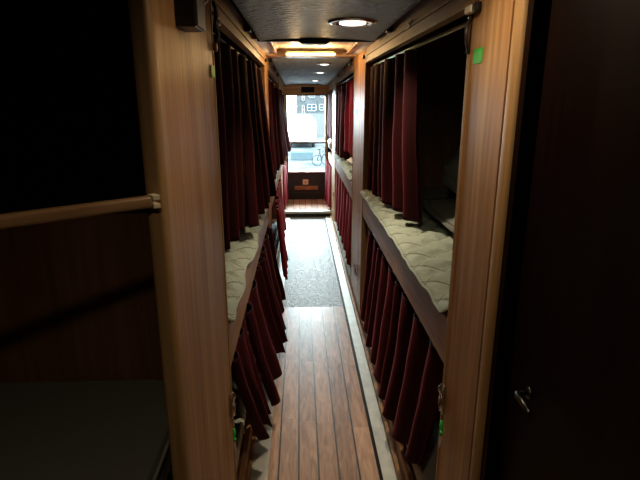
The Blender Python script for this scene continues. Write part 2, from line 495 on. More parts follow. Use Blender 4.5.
# the warm tube also throws light sideways on the frame
# ------------------------------------------------------------------ ceiling lights
def downlight(x, y, z, r, label, power, spread=115):
    t = thing('ceiling_light', label, 'light', (x, y, z), 'recessed ceiling lights along the aisle')
    bm = bmesh.new()
    lathe(bm, [(r, 0.01), (r, -0.002), (r * 0.92, -0.007), (r * 0.62, -0.007), (r * 0.60, 0.01)], (x, y, z), 48)
    finish('ring', bm, CHROME, t, True)
    bm = bmesh.new()
    lathe(bm, [(r * 0.54, 0.0), (r * 0.54, -0.008), (r * 0.46, -0.011), (0.002, -0.016)], (x, y, z), 40)
    finish('diffuser', bm, LITW, t, True)
    lamp('downlight_glow', (x, y, z - 0.02), r * 1.0, power, WARM, spread=math.radians(spread))
downlight(0.225, 2.27, 1.922, 0.105, 'round chrome-rimmed light in the ceiling before the hatch, nearest of four', P_DOWN, 105)
downlight(0.215, 4.62, 1.915, 0.07, 'first round ceiling light beyond the roof hatch', P_FAR)
downlight(0.215, 5.55, 1.894, 0.07, 'middle round ceiling light beyond the roof hatch', P_FAR)
downlight(0.20, 6.85, 1.862, 0.07, 'last round ceiling light, close to the back window', P_FAR * 1.5)

# ------------------------------------------------------------------ panels between the bunks
def side_panel(side, y0, y1, label, nose_near=False, z1=2.05, ends=(True, True), mat_=None):
    """upright veneered panel facing the aisle, with cross boards running outwards"""
    x = XL if side < 0 else XR
    t = thing('partition_panel', label, 'panel', (x, (y0 + y1) / 2, 0), 'wooden partition panels between the bunks')
    th = 0.028
    a, b = (x - th, x) if side < 0 else (x, x + th)
    n0 = y0 + (0.05 if nose_near else 0.02)
    box('face_board', a, b, n0, y1 - 0.018, 0.0, z1, mat_ or WV, t)
    if nose_near:
        box('near_nosing', a, b + (0.006 if side < 0 else 0), y0, n0, 0.0, z1, WE, t, 0.012, 4, True, label='lighter rounded near edge')
    else:
        box('near_edge', a - (0 if side < 0 else 0.003), b + (0.003 if side < 0 else 0), y0, n0, 0.0, z1, WE, t, 0.004)
    box('far_edge', a - (0 if side < 0 else 0.003), b + (0.003 if side < 0 else 0), y1 - 0.018, y1, 0.0, z1, WE, t, 0.004)
    o = OL if side < 0 else OR
    lo, hi = (o, x - th) if side < 0 else (x + th, o)
    if ends[0]: box('cross_board', lo, hi, y0 + 0.01, y0 + 0.03, 0.0, z1, WV, t)
    if ends[1]: box('cross_board', lo, hi, y1 - 0.03, y1 - 0.01, 0.0, z1, WV, t)
    return t
side_panel(-1, 0.888, 1.555, 'tall brown wooden panel at near left with a grey sheen and black box high on it', True, ends=(False, False))
side_panel(1, 1.03, 1.345, 'honey wooden panel at near right carrying the bright green square sticker', True, ends=(False, False))
side_panel(-1, 3.74, 4.12, 'narrow wooden panel on the left between the first and second bunks')
side_panel(1, 3.42, 4.14, 'golden wooden panel on the right side of the hatch, with small latch and sticker')
side_panel(-1, 6.25, 6.85, 'pale-gleaming wooden panel on the left just before the floor step')
side_panel(1, 6.22, 6.90, 'pale-gleaming wooden panel on the right just before the floor step')
# transverse boards behind the near panels
box('wall_left_cross', OL, XL - 0.028, 1.50, 1.53, 0.0, 2.05, WB, kind='structure')
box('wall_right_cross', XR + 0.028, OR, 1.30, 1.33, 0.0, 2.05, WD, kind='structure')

# ------------------------------------------------------------------ header boards and curtain tracks
def header(side, y0, y1, za, zb, label):
    x = XL if side < 0 else XR
    t = thing('header_board', label, 'board', (x, (y0 + y1) / 2, za), 'boards above the bunk openings')
    o = -side    # towards the aisle
    bm = bmesh.new()
    def strip(x0, x1, z0, z1, bm=bm, dz=0.0):
        lo, hi = min(x0, x1), max(x0, x1)
        v = [bm.verts.new((xx, yy, zz + (0 if yy == y0 else dz))) for xx in (lo, hi) for yy in (y0, y1) for zz in (z0, z1)]
        for f in ((0, 1, 3, 2), (4, 6, 7, 5), (0, 4, 5, 1), (2, 3, 7, 6), (0, 2, 6, 4), (1, 5, 7, 3)):
            bm.faces.new([v[i] for i in f])
    d = zb - za
    strip(x, x - o * 0.02, za + 0.012, za + 0.115, dz=d)
    finish('board', bm, WH, t)
    bm = bmesh.new(); strip(x + o * 0.010, x - o * 0.022, za, za + 0.012, bm, d); finish('bottom_lip', bm, WE, t)
    bm = bmesh.new(); strip(x + o * 0.006, x, za + 0.045, za + 0.053, bm, d); finish('bead', bm, CHROME if False else WE, t)
    bm = bmesh.new()
    add_tube(bm, [(x - o * 0.05, y0, za - 0.012), (x - o * 0.05, y1, zb - 0.012)], 0.007, 8)
    finish('curtain_track', bm, STEEL, t, True)
    return t
header(-1, 1.557, 3.738, 1.835, 1.835, 'wooden board with pale edges above the near left bunk opening')
header(1, 1.347, 3.418, 1.825, 1.835, 'wooden board above the near right bunk opening, bright lower edge')
header(-1, 4.122, 6.248, 1.835, 1.80, 'dim wooden board above the second left bunk opening')
header(1, 4.142, 6.218, 1.835, 1.80, 'dim wooden board above the second right bunk opening')
header(-1, 6.852, YW - 0.035, 1.77, 1.74, 'short board above the last left bunk beside the window')
header(1, 6.902, YW - 0.035, 1.77, 1.74, 'short board above the last right bunk beside the window')
# black recess strips between header boards and the ceiling panel, with their brackets
box('trim_11', XL, XL + 0.045, -0.9, 2.915, 1.947, 1.965, BLACK, kind='structure')
box('trim_12', XR - 0.045, XR, -0.9, 2.915, 1.947, 1.965, BLACK, kind='structure')
for nm, x0, x1, side in (('left', XL + 0.001, XL + 0.03, 'left'), ('right', XR - 0.03, XR - 0.001, 'right')):
    for k, (y, z) in enumerate(((2.45, 1.925), (4.32, 1.90), (4.9, 1.885), (5.6, 1.87))):
        order = ('before the hatch', 'just behind the hatch', 'second behind the hatch', 'third behind the hatch')[k]
        tag(box('bracket', x0, x1, y, y + 0.05, z - 0.02, z + 0.015, BLKPL, bevel=0.005),
            'small black bracket along the %s edge of the ceiling, %s' % (side, order), 'bracket', 'small black brackets along the ceiling edges')
for x0, x1, s in ((XL, XL + 0.018, 'left'), (XR - 0.018, XR, 'right')):
    tag(box('bumper_block', x0 + 0.001, x1 - 0.001, 3.78 if s == 'left' else 3.46, 3.81 if s == 'left' else 3.49, 1.868, 1.892, BLKPL, bevel=0.004),
        'small black block high on the %s panel beside the roof hatch' % s, 'block')

# ------------------------------------------------------------------ bunks
def bunk(side, y0, y1, z0, z1, label, sillz=None):
    """front board z0..z1 and the bed base behind it"""
    x = XL if side < 0 else XR
    o = -side
    t = thing('bunk_bed', label, 'bunk', (x, (y0 + y1) / 2, z0), 'built-in bunks along the aisle')
    lo, hi = sorted((x, x - o * 0.022))
    box('front_board', lo, hi, y0, y1, z0, z1 - (0.022 if z1 > 0.3 else 0), WH, t, 0.004)
    ox = OL if side < 0 else OR
    lo, hi = sorted((x - o * 0.022, ox))
    box('bed_base', lo, hi, y0, y1, max(z0 + 0.01, z1 - 0.10), z1 - (0.02 if z1 > 0.3 else 0.025), WB, t)
    return t
e = 0.002
bunk(-1, 1.555 + e, 3.74 - e, 0.705, 0.885, 'upper near left bunk with pale-gleaming front board')
bunk(-1, 1.555 + e, 3.74 - e, 0.022, 0.10, 'lower near left bunk with low wooden edge board')
bunk(1, 1.345 + e, 3.42 - e, 0.825, 0.995, 'upper near right bunk, wide wooden front board under the quilted pad')
bunk(1, 1.345 + e, 3.42 - e, 0.036, 0.10, 'lower near right bunk with orange wooden edge board at floor level')
bunk(-1, 4.12 + e, 6.25 - e, 0.72, 0.885, 'upper second left bunk, mostly behind dark red curtains')
bunk(-1, 4.12 + e, 6.25 - e, 0.022, 0.10, 'lower second left bunk behind the bright red curtain')
bunk(1, 4.14 + e, 6.22 - e, 0.80, 0.96, 'upper second right bunk with rumpled pale blanket on it')
bunk(1, 4.14 + e, 6.22 - e, 0.036, 0.10, 'lower second right bunk with quilted pad near the floor')
bunk(-1, 6.85 + e, YW - 0.035, 0.70, 0.84, 'upper last left bunk beside the back window')
bunk(1, 6.90 + e, YW - 0.035, 0.72, 0.86, 'upper last right bunk beside the back window')

def quilt(side, y0, y1, zt, label, over=0.012, width=0.70, th=0.03, seed=0, sag=0.016, cell=0.16, m=QUILT, wav=0.012):
    """quilted mattress pad: puffed diamonds, stitched lines, soft wavy front edge hanging over the board"""
    x = XL if side < 0 else XR
    o = -side
    nx, ny = int(width / 0.009), int((y1 - y0) / 0.012)
    bm = bmesh.new()
    top, bot = [], []
    for j in range(ny + 1):
        y = y0 + (y1 - y0) * j / ny
        rt, rb = [], []
        wob = wav * noise.noise(Vector((seed, y * 3.1, 0))) * 1.6 + wav * 0.5 * noise.noise(Vector((seed + 9, y * 9.0, 0)))
        for i in range(nx + 1):
            d = width * i / nx
            s = d / width
            xx = x + o * (over + wob) * (1 - min(1, d / 0.15)) - o * d
            a = (d + y) / cell; b = (d - y) / cell
            da = abs(a - round(a)) * cell; db = abs(b - round(b)) * cell
            puff = (1 - math.exp(-(da / 0.024) ** 2)) * (1 - math.exp(-(db / 0.024) ** 2))
            h = 0.016 * puff * min(1, d / 0.06 + 0.25) - 0.004 + 0.002 * noise.noise(Vector((xx * 14, y * 14, seed)))
            edge = max(0.0, 1 - d / 0.05)
            z = zt + h - sag * edge ** 2 * (1 + 0.5 * noise.noise(Vector((seed + 3, y * 5, 1))))
            rt.append(bm.verts.new((xx, y, z)))
            rb.append(bm.verts.new((xx, y, z - th * (0.5 + 0.5 * min(1, d / 0.06)))))
        top.append(rt); bot.append(rb)
    for j in range(ny):
        for i in range(nx):
            bm.faces.new((top[j][i], top[j][i + 1], top[j + 1][i + 1], top[j + 1][i]))
            bm.faces.new((bot[j][i], bot[j + 1][i], bot[j + 1][i + 1], bot[j][i + 1]))
    for j in range(ny):
        bm.faces.new((top[j][0], top[j + 1][0], bot[j + 1][0], bot[j][0]))
        bm.faces.new((top[j][nx], bot[j][nx], bot[j + 1][nx], top[j + 1][nx]))
    for i in range(nx):
        bm.faces.new((top[0][i], bot[0][i], bot[0][i + 1], top[0][i + 1]))
        bm.faces.new((top[ny][i], top[ny][i + 1], bot[ny][i + 1], bot[ny][i]))
    edge_pts = [(v[0].co.x + o * 0.002, v[0].co.y, v[0].co.z - th * 0.25) for v in top]
    t = thing('mattress', label, 'mattress', (x - o * 0.3, (y0 + y1) / 2, zt), 'quilted mattress pads on the bunks')
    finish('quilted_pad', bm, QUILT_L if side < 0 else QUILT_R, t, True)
    tube('edge_piping', edge_pts[::2], 0.005, m, t, 6)
    return t
quilt(-1, 1.565, 3.72, 0.905, 'cream quilted mattress on the near left upper bunk', seed=1, th=0.02)
quilt(1, 1.36, 3.40, 1.015, 'cream quilted mattress on the near right upper bunk', seed=2, over=0.014, th=0.02)
quilt(-1, 4.14, 6.23, 0.905, 'cream mattress on the second left upper bunk', seed=3, th=0.02)
quilt(1, 4.16, 6.20, 0.98, 'cream mattress on the second right upper bunk', seed=4, th=0.02)
quilt(1, 4.16, 6.20, 0.125, 'cream quilted mattress near the floor on the second right bunk', seed=5, th=0.02, over=0.006, sag=0.008)
def slab(name, side, y0, y1, z0, z1, d0, d1, m, label, cat, bev=0.03, group=None):
    x = XL if side < 0 else XR
    o = -side
    lo, hi = sorted((x - o * d0, x - o * d1))
    bm = bmesh.new()
    add_box(bm, lo, hi, y0, y1, z0, z1, bev, 4)
    return tag(finish(name, bm, m, None, True), label, cat, group)
slab('mattress', -1, 1.57, 3.72, 0.08, 0.16, 0.03, 0.75, SHEET, 'plain pale grey mattress on the near left lower bunk', 'mattress', group='plain mattresses on lower bunks')
slab('mattress', 1, 1.36, 3.40, 0.08, 0.16, 0.03, 0.75, SHEET, 'plain pale grey mattress on the near right lower bunk', 'mattress', group='plain mattresses on lower bunks')
slab('mattress', -1, 4.14, 6.23, 0.08, 0.16, 0.03, 0.75, SHEET, 'plain pale mattress on the second left lower bunk', 'mattress', group='plain mattresses on lower bunks')
slab('mattress', 1, 6.92, 7.85, 0.865, 0.92, 0.03, 0.7, SHEET, 'white mattress on the last right bunk by the window', 'mattress')
slab('mattress', -1, 6.87, 7.85, 0.845, 0.90, 0.03, 0.7, SHEET, 'white mattress on the last left bunk by the window', 'mattress')

def soft(name, c, s, rot, m, label, cat, seed=0, wr=0.12, power=0.55, group=None):
    """pillow / crumpled bedding: super-ellipsoid with creases"""
    bm = bmesh.new()
    bmesh.ops.create_icosphere(bm, subdivisions=5, radius=1.0)
    R = Matrix.Rotation(rot[2], 3, 'Z') @ Matrix.Rotation(rot[1], 3, 'Y') @ Matrix.Rotation(rot[0], 3, 'X')
    for v in bm.verts:
        p = v.co.copy()
        q = Vector([math.copysign(abs(p[i]) ** (power if i < 2 else 0.9), p[i]) for i in range(3)])
        rim = max(abs(q.x), abs(q.y))
        q.z *= max(0.12, 1 - rim ** 3 * 0.85)
        d = wr * (noise.noise(p * 1.6 + Vector((seed, 0, 0))) + 0.6 * abs(noise.noise(p * 4 + Vector((0, seed, 0)))))
        q = q * (1 + d)
        q = Vector((q.x * s[0], q.y * s[1], q.z * s[2]))
        v.co = R @ q + Vector(c)
    return tag(finish(name, bm, m, None, True), label, cat, group)
soft('pillow', (0.94, 2.34, 1.33), (0.22, 0.36, 0.10), (0.15, -0.95, 0.1), GREYBED, 'large dark grey pillow leaning at the back of the near right bunk', 'pillow', 4)
soft('blanket', (0.88, 2.10, 1.075), (0.24, 0.60, 0.045), (0, 0, 0), GREYBED, 'dark grey blanket lying on the near right quilted mattress', 'blanket', 9, 0.12, 0.35)
soft('blanket', (0.55, 4.42, 1.06), (0.11, 0.20, 0.06), (0, 0.2, 0.1), SHEET, 'rumpled white blanket on the second right upper bunk', 'blanket', 2, 0.3)
soft('pillow', (0.47, 7.35, 1.01), (0.07, 0.22, 0.085), (0, 0.3, 0), PILLOWM, 'white pillow on the last right bunk beside the window', 'pillow', 7, 0.15)

# ------------------------------------------------------------------ curtains
def curtain(label, top, bot, ztop, zbot, folds, amp, m=VELVET, seed=0, group='velvet bunk curtains', bulge=0.0):
    """pleated velvet: top=((x,y),(x,y)) near/far ends at the track, bot the same at the hem; zbot=(near, far)"""
    rnd = random.Random(seed)
    nu, nv = folds * 14, 34
    # irregular pleats: cumulative phase
    widths = [rnd.uniform(0.45, 1.8) for _ in range(folds)]
    tot = sum(widths); acc = [0]
    for q in widths: acc.append(acc[-1] + q / tot)
    amps = [rnd.uniform(0.5, 1.4) for _ in range(folds + 1)]
    def phase(u):
        for k in range(folds):
            if u <= acc[k + 1] + 1e-9:
                return k, (u - acc[k]) / (acc[k + 1] - acc[k])
        return folds - 1, 1.0
    bm = bmesh.new()
    rows = []
    for j in range(nv + 1):
        v = j / nv
        row = []
        for i in range(nu + 1):
            u = i / nu
            k, f = phase(u)
            s = math.sin(2 * math.pi * f)
            s = math.copysign(abs(s) ** 0.8, s)
            a = amps[k] * (1 - f) + amps[k + 1] * f
            A = amp[0] + (amp[1] - amp[0]) * v ** 0.8
            tx = top[0][0] + (top[1][0] - top[0][0]) * u; ty = top[0][1] + (top[1][1] - top[0][1]) * u
            bx = bot[0][0] + (bot[1][0] - bot[0][0]) * u; by = bot[0][1] + (bot[1][1] - bot[0][1]) * u
            vv = v ** 1.3
            x = tx + (bx - tx) * vv + bulge * math.sin(math.pi * v)
            y = ty + (by - ty) * vv
            z0 = zbot[0] + (zbot[1] - zbot[0]) * u
            z = ztop + (z0 - ztop) * v
            x += A * a * s + 0.006 * noise.noise(Vector((u * 9, v * 3, seed)))
            y += 0.35 * A * a * math.cos(2 * math.pi * f) + 0.012 * v * noise.noise(Vector((u * 6 + 5, v * 2.5, seed)))
            z += 0.02 * v * noise.noise(Vector((u * 5, 0.3, seed + 4)))
            y += 0.05 * v * v * noise.noise(Vector((u * 3 + 2, 1.7, seed + 8)))
            row.append(bm.verts.new((x, y, z)))
        rows.append(row)
    for j in range(nv):
        for i in range(nu):
            bm.faces.new((rows[j][i], rows[j][i + 1], rows[j + 1][i + 1], rows[j + 1][i]))
    t = thing('curtain', label, 'curtain', ((top[0][0] + top[1][0]) / 2, (top[0][1] + top[1][1]) / 2, ztop), group)
    o = finish('cloth', bm, m, t, True)
    md = o.modifiers.new('thick', 'SOLIDIFY'); md.thickness = 0.004; md.offset = 0
    # stitched hem along the bottom
    hem = [(c.x, c.y, c.z) for c in []]
    return t
# right, near bunk
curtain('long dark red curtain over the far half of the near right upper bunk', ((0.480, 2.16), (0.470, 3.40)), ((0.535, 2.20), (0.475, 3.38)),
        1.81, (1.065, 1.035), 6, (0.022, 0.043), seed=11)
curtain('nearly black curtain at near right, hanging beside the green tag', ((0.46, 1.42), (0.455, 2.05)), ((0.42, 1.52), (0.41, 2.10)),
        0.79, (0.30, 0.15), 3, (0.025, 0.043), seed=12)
curtain('dark red curtain in the middle of the near right lower bunk', ((0.455, 2.07), (0.455, 2.62)), ((0.412, 2.12), (0.415, 2.66)),
        0.79, (0.15, 0.16), 3, (0.025, 0.038), seed=13)
curtain('dark red curtain ending the near right lower bunk by the golden panel', ((0.455, 2.66), (0.455, 3.12)), ((0.41, 2.70), (0.425, 3.12)),
        0.79, (0.17, 0.20), 3, (0.022, 0.032), seed=14)
# left, near bunk
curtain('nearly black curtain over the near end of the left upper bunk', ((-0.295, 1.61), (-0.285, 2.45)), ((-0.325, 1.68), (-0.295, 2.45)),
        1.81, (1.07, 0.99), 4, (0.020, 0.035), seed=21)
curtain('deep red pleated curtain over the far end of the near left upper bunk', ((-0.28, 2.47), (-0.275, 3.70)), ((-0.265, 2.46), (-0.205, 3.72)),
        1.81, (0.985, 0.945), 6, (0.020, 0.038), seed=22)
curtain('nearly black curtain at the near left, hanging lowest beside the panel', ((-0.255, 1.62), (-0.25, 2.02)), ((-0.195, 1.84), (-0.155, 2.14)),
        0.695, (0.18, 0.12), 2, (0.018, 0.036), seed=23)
curtain('dark red curtain hanging second nearest along the left lower bunk', ((-0.25, 2.04), (-0.245, 2.78)), ((-0.155, 2.15), (-0.130, 2.84)),
        0.695, (0.15, 0.13), 3, (0.020, 0.032), seed=24)
curtain('dark red curtain third along the near left lower bunk, by the narrow panel', ((-0.245, 2.80), (-0.245, 3.70)), ((-0.130, 2.86), (-0.165, 3.70)),
        0.695, (0.13, 0.13), 4, (0.020, 0.032), seed=25)
# second bunks
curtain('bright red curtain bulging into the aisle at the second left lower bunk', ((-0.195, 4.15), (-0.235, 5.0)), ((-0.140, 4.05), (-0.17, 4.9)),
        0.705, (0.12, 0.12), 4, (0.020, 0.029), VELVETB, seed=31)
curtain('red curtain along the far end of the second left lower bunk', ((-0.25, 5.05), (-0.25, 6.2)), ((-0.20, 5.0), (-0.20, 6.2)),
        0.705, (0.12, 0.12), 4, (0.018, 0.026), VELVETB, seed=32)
curtain('maroon curtain at the near end of the second left upper bunk, behind the narrow panel', ((-0.275, 4.15), (-0.275, 5.3)), ((-0.27, 4.15), (-0.235, 5.3)),
        1.775, (0.94, 0.94), 5, (0.019, 0.035), seed=33)
curtain('maroon curtain swinging out over the left edge of the back window', ((-0.255, 5.4), (-0.25, 6.9)), ((-0.225, 5.4), (-0.135, 7.1)),
        1.735, (0.94, 0.96), 6, (0.019, 0.032), seed=34)
curtain('bright red upper curtain on the right directly behind the golden panel', ((0.475, 4.16), (0.47, 5.1)), ((0.50, 4.17), (0.475, 5.1)),
        1.775, (1.12, 1.12), 4, (0.022, 0.041), VELVETB, seed=41)
curtain('dark red curtain farther along the second right upper bunk', ((0.465, 5.15), (0.455, 6.2)), ((0.47, 5.15), (0.45, 6.2)),
        1.775, (1.02, 1.01), 4, (0.022, 0.038), seed=42)
curtain('dark curtain over the last right upper bunk, touching the back window', ((0.45, 6.93), (0.43, 7.84)), ((0.45, 6.93), (0.43, 7.84)),
        1.715, (1.10, 1.10), 4, (0.015, 0.029), seed=43)
curtain('wine red curtain beside the small latch on the second right lower bunk', ((0.45, 4.17), (0.45, 4.75)), ((0.425, 4.17), (0.43, 4.75)),
        0.79, (0.18, 0.19), 3, (0.018, 0.026), VELVETB, seed=44)
curtain('wine red curtain at the far end of the second right lower bunk', ((0.45, 4.8), (0.45, 6.1)), ((0.43, 4.8), (0.44, 6.1)),
        0.79, (0.19, 0.18), 6, (0.018, 0.026), VELVETB, seed=45)
curtain('narrow red curtain on the right beside the socket wall, past the step', ((0.43, 6.93), (0.40, 7.82)), ((0.42, 6.93), (0.385, 7.82)),
        0.715, (0.13, 0.13), 4, (0.018, 0.026), VELVETB, seed=46)
curtain('narrow red curtain on the left beside the socket wall, past the step', ((-0.25, 6.88), (-0.225, 7.82)), ((-0.24, 6.88), (-0.205, 7.82)),
        0.695, (0.13, 0.13), 4, (0.018, 0.026), VELVETB, seed=47)

# ------------------------------------------------------------------ near left compartment
t = thing('seat_cushion', 'dark grey cushion with rounded corner and pale piping at the lower left', 'cushion', (-0.7, 1.2, 0.66))
bm = bmesh.new()
def cushion_outline(grow=0.0):
    pts = []
    x0, x1, y0, y1, r = OL + 0.01, -0.372 + grow, 0.45, 1.485 + grow * 0.2, 0.13
    pts += [(x0, y0), (x1, y0)]
    for k in range(13):
        a = math.pi / 2 * k / 12
        pts.append((x1 - r + r * math.cos(a), y1 - r + r * math.sin(a)))
    pts.append((x0, y1))
    return pts
def extr(bm, pts, levels):
    rings = []
    cx = sum(p[0] for p in pts) / len(pts); cy_ = sum(p[1] for p in pts) / len(pts)
    for (z, ins) in levels:
        rings.append([bm.verts.new((p[0] + (cx - p[0]) * ins, p[1] + (cy_ - p[1]) * ins, z)) for p in pts])
    for A, B in zip(rings, rings[1:]):
        for i in range(len(pts)):
            bm.faces.new((A[i], A[(i + 1) % len(pts)], B[(i + 1) % len(pts)], B[i]))
    bm.faces.new(rings[0][::-1]); bm.faces.new(rings[-1])
extr(bm, cushion_outline(), [(0.60, 0.02), (0.61, 0.0), (0.695, 0.0), (0.71, 0.015), (0.72, 0.05)])
finish('cushion_body', bm, GREYCUSH, t)
tube('piping', [(p[0] + 0.001, p[1], 0.697) for p in cushion_outline()[1:15]], 0.006, PIPING, t, 8)
t = thing('bench_base', 'low wooden bench carrying the grey cushion at the lower left', 'bench', (-0.7, 1.0, 0))
box('front_panel', -0.42, -0.40, 0.45, 1.49, 0.0, 0.598, WX, t, 0.003)
box('seat_board', OL + 0.002, -0.42, 0.45, 1.49, 0.56, 0.598, WB, t)
# angled guard rail and the wall behind it
t = thing('guard_rail', 'pale wooden guard rail running slantwise to the near left panel', 'rail', (-0.45, 0.63, 1.44))
p0, p1 = Vector((-0.252, 0.876, 1.4315)), Vector((-0.72, 0.485, 1.4315))
d = (p1 - p0).normalized(); L_ = (p1 - p0).length
ang = math.atan2(d.y, d.x)
M_ = Matrix.Translation(p0) @ Matrix.Rotation(ang, 4, 'Z')
box('rail_body', 0.012, L_, -0.011, 0.011, -0.0105, 0.0105, WR, t, 0.006, 4, True, mtx=M_)
box('end_bracket', 0.0, 0.013, -0.011, 0.011, 0.0025, 0.0115, CREAMPL, t, 0.001, mtx=M_)
box('end_bracket', 0.0, 0.013, -0.011, 0.011, -0.0115, -0.0035, CREAMPL, t, 0.001, mtx=M_)
box('upper_shade_board', OL, XL - 0.028, 1.47, 1.50, 1.285, 2.05, BLACK, kind='structure')  # black board paints the shade on the wall above the rail
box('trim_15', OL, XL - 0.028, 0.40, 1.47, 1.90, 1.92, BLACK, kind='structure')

# ------------------------------------------------------------------ near right dark door
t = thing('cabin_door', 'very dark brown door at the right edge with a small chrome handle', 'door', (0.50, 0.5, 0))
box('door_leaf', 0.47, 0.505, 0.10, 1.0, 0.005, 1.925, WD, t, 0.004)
bm = bmesh.new(); lathe(bm, [(0.014, 0), (0.014, -0.006), (0.006, -0.008)], (0.47, 0.897, 1.018), 20, 'X')
add_tube(bm, [(0.464, 0.897, 1.018), (0.445, 0.897, 1.018), (0.440, 0.887, 1.018), (0.440, 0.83, 1.016)], [0.006, 0.006, 0.0065, 0.005], 10)
finish('handle', bm, mat('dull_chrome', (0.12, 0.125, 0.125), 0.3, metal=1), t, True)
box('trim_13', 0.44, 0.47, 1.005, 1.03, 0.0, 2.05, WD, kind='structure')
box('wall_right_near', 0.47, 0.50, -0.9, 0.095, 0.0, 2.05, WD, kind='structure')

# ------------------------------------------------------------------ hardware
t = thing('wall_speaker', 'black box with grey side mounted high on the near left panel', 'box', (-0.228, 1.14, 1.75))
box('body', XL + 0.0, -0.209, 1.10, 1.19, 1.745, 1.915, BLKPL, t, 0.003)
box('side_plate', -0.209, -0.2045, 1.103, 1.187, 1.748, 1.912, GREYPL, t, 0.001)
bm = bmesh.new(); add_tube(bm, [(-0.2045, 1.175, 1.80), (-0.196, 1.178, 1.81), (-0.196, 1.178, 1.86), (-0.2045, 1.175, 1.87)], 0.003, 8)
finish('clip', bm, CHROME, t, True)

def latch(x, y, z, o, label, s=1.0):
    t = thing('latch', label, 'latch', (x, y, z), 'metal latches on the panels')
    bm = bmesh.new()
    ring = [(x + o * 0.008, y + 0.014 * s * math.cos(a), z + 0.024 * s * math.sin(a)) for a in [2 * math.pi * k / 20 for k in range(20)]]
    add_tube(bm, ring, 0.0045 * s, 8, True)
    finish('ring', bm, CHROME, t, True)
    bm = bmesh.new()
    add_tube(bm, [(x + o * 0.006, y + 0.004, z + 0.022 * s), (x + o * 0.012, y + 0.010, z + 0.045 * s), (x + o * 0.006, y + 0.004, z + 0.062 * s)], [0.004 * s, 0.006 * s, 0.003 * s], 8)
    finish('lever', bm, CHROME, t, True)
    box('plate', min(x, x + o * 0.003), max(x, x + o * 0.003), y - 0.008, y + 0.010, z - 0.04 * s, z + 0.06 * s, mat('latch_plate', (0.35, 0.30, 0.25), 0.35, metal=0.8), t, 0.001)
    return t
latch(XR - 0.003, 1.318, 0.715, -1, 'chrome ring latch low on the honey panel, above the green ribbon')
latch(XL + 0.003, 1.512, 0.58, 1, 'metal ring latch low on the near left panel edge')
latch(XR - 0.003, 3.70, 0.31, -1, 'small metal latch low on the golden panel by the hatch', 1.0)
latch(XR - 0.003, 6.42, 0.42, -1, 'tiny bright latch on the right panel just before the step', 0.7)

def ribbon(x, y, z, o, tl, cat='tag'):
    t = thing('key_tag', tl, 'tag', (x, y, z))
    bm = bmesh.new()
    pts = [(x + o * 0.008, y + 0.010, z + 0.045), (x + o * 0.012, y + 0.004, z + 0.030), (x + o * 0.010, y - 0.004, z + 0.018), (x + o * 0.014, y + 0.002, z + 0.008)]
    add_tube(bm, pts, [0.004, 0.006, 0.0035, 0.005], 6)
    add_tube(bm, [(x + o * 0.012, y - 0.004, z + 0.016), (x + o * 0.016, y - 0.016, z + 0.016)], [0.0035, 0.0055], 6)
    finish('green_ribbon', bm, GREEN, t, True)
    R = Matrix.Translation((x + o * 0.012, y - 0.004, z - 0.012)) @ Matrix.Rotation(0.35, 4, 'X')
    box('paper_label', -0.001, 0.001, -0.010, 0.010, -0.030, 0.016, TAGM, t, 0.0005, mtx=R)
    return t
ribbon(XR - 0.003, 1.285, 0.625, -1, 'small paper tag on a green ribbon hanging from the right latch')
ribbon(XL + 0.003, 1.478, 0.475, 1, 'small pale tag with green ribbon on the near left panel')

def sticker(x, o, y0, y1, z0, z1, label):
    return tag(box('green_sticker', min(x, x + o * 0.0012), max(x, x + o * 0.0012), y0, y1, z0, z1, GREEN), label, 'sticker', 'green stickers on the panels')
sticker(XR - 0.0005, -1, 1.232, 1.293, 1.688, 1.722, 'bright green square sticker high on the honey right panel')
sticker(XL + 0.0035, 1, 1.482, 1.533, 1.665, 1.697, 'dull green square sticker high on the near left panel')
sticker(XR - 0.0005, -1, 3.86, 3.96, 1.50, 1.545, 'small green sticker on the golden panel by the hatch')

# rail end brackets and strap by the bunk openings
t = thing('rail_end_bracket', 'pale and black bracket at the top corner of the near right opening', 'bracket', (XR, 1.31, 1.82))
box('white_clip', XR - 0.020, XR - 0.001, 1.29, 1.335, 1.806, 1.824, CREAMPL, t, 0.004, 3)
box('black_cap', XR - 0.016, XR - 0.001, 1.262, 1.29, 1.803, 1.826, BLKPL, t, 0.004, 3)
t = thing('rail_end_bracket', 'chrome and black bracket at the top corner of the near left opening', 'bracket', (XL, 1.54, 1.80))
bm = bmesh.new()
add_tube(bm, [(XL + 0.008, 1.548, 1.87), (XL + 0.016, 1.545, 1.84), (XL + 0.010, 1.55, 1.81), (XL + 0.018, 1.545, 1.785), (XL + 0.008, 1.55, 1.762)], [0.005, 0.006, 0.005, 0.007, 0.004], 8)
finish('black_hook', bm, BLKPL, t, True)
bm = bmesh.new(); bmesh.ops.create_uvsphere(bm, u_segments=12, v_segments=8, radius=0.008, matrix=Matrix.Translation((XL + 0.022, 1.54, 1.812)))
add_tube(bm, [(XL + 0.015, 1.545, 1.86), (XL + 0.022, 1.542, 1.83)], 0.003, 8)
finish('chrome_knob', bm, CHROME, t, True)
box('base_block', XL + 0.003, XL + 0.014, 1.535, 1.553, 1.738, 1.760, BROWNBTN, t, 0.003)
t = thing('hand_strap', 'dark curved leather strap below the bracket on the right panel', 'strap', (XR, 1.31, 1.76))
bm = bmesh.new()
add_tube(bm, [(XR - 0.004, 1.322, 1.797), (XR - 0.016, 1.312, 1.783), (XR - 0.020, 1.305, 1.762), (XR - 0.017, 1.308, 1.742), (XR - 0.006, 1.325, 1.722)], [0.004, 0.005, 0.0055, 0.005, 0.004], 8)
finish('loop', bm, STRAPM, t, True)
bm = bmesh.new()
for (y, z) in ((1.328, 1.80), (1.33, 1.72)): bmesh.ops.create_uvsphere(bm, u_segments=10, v_segments=6, radius=0.007, matrix=Matrix.Translation((XR - 0.004, y, z)))
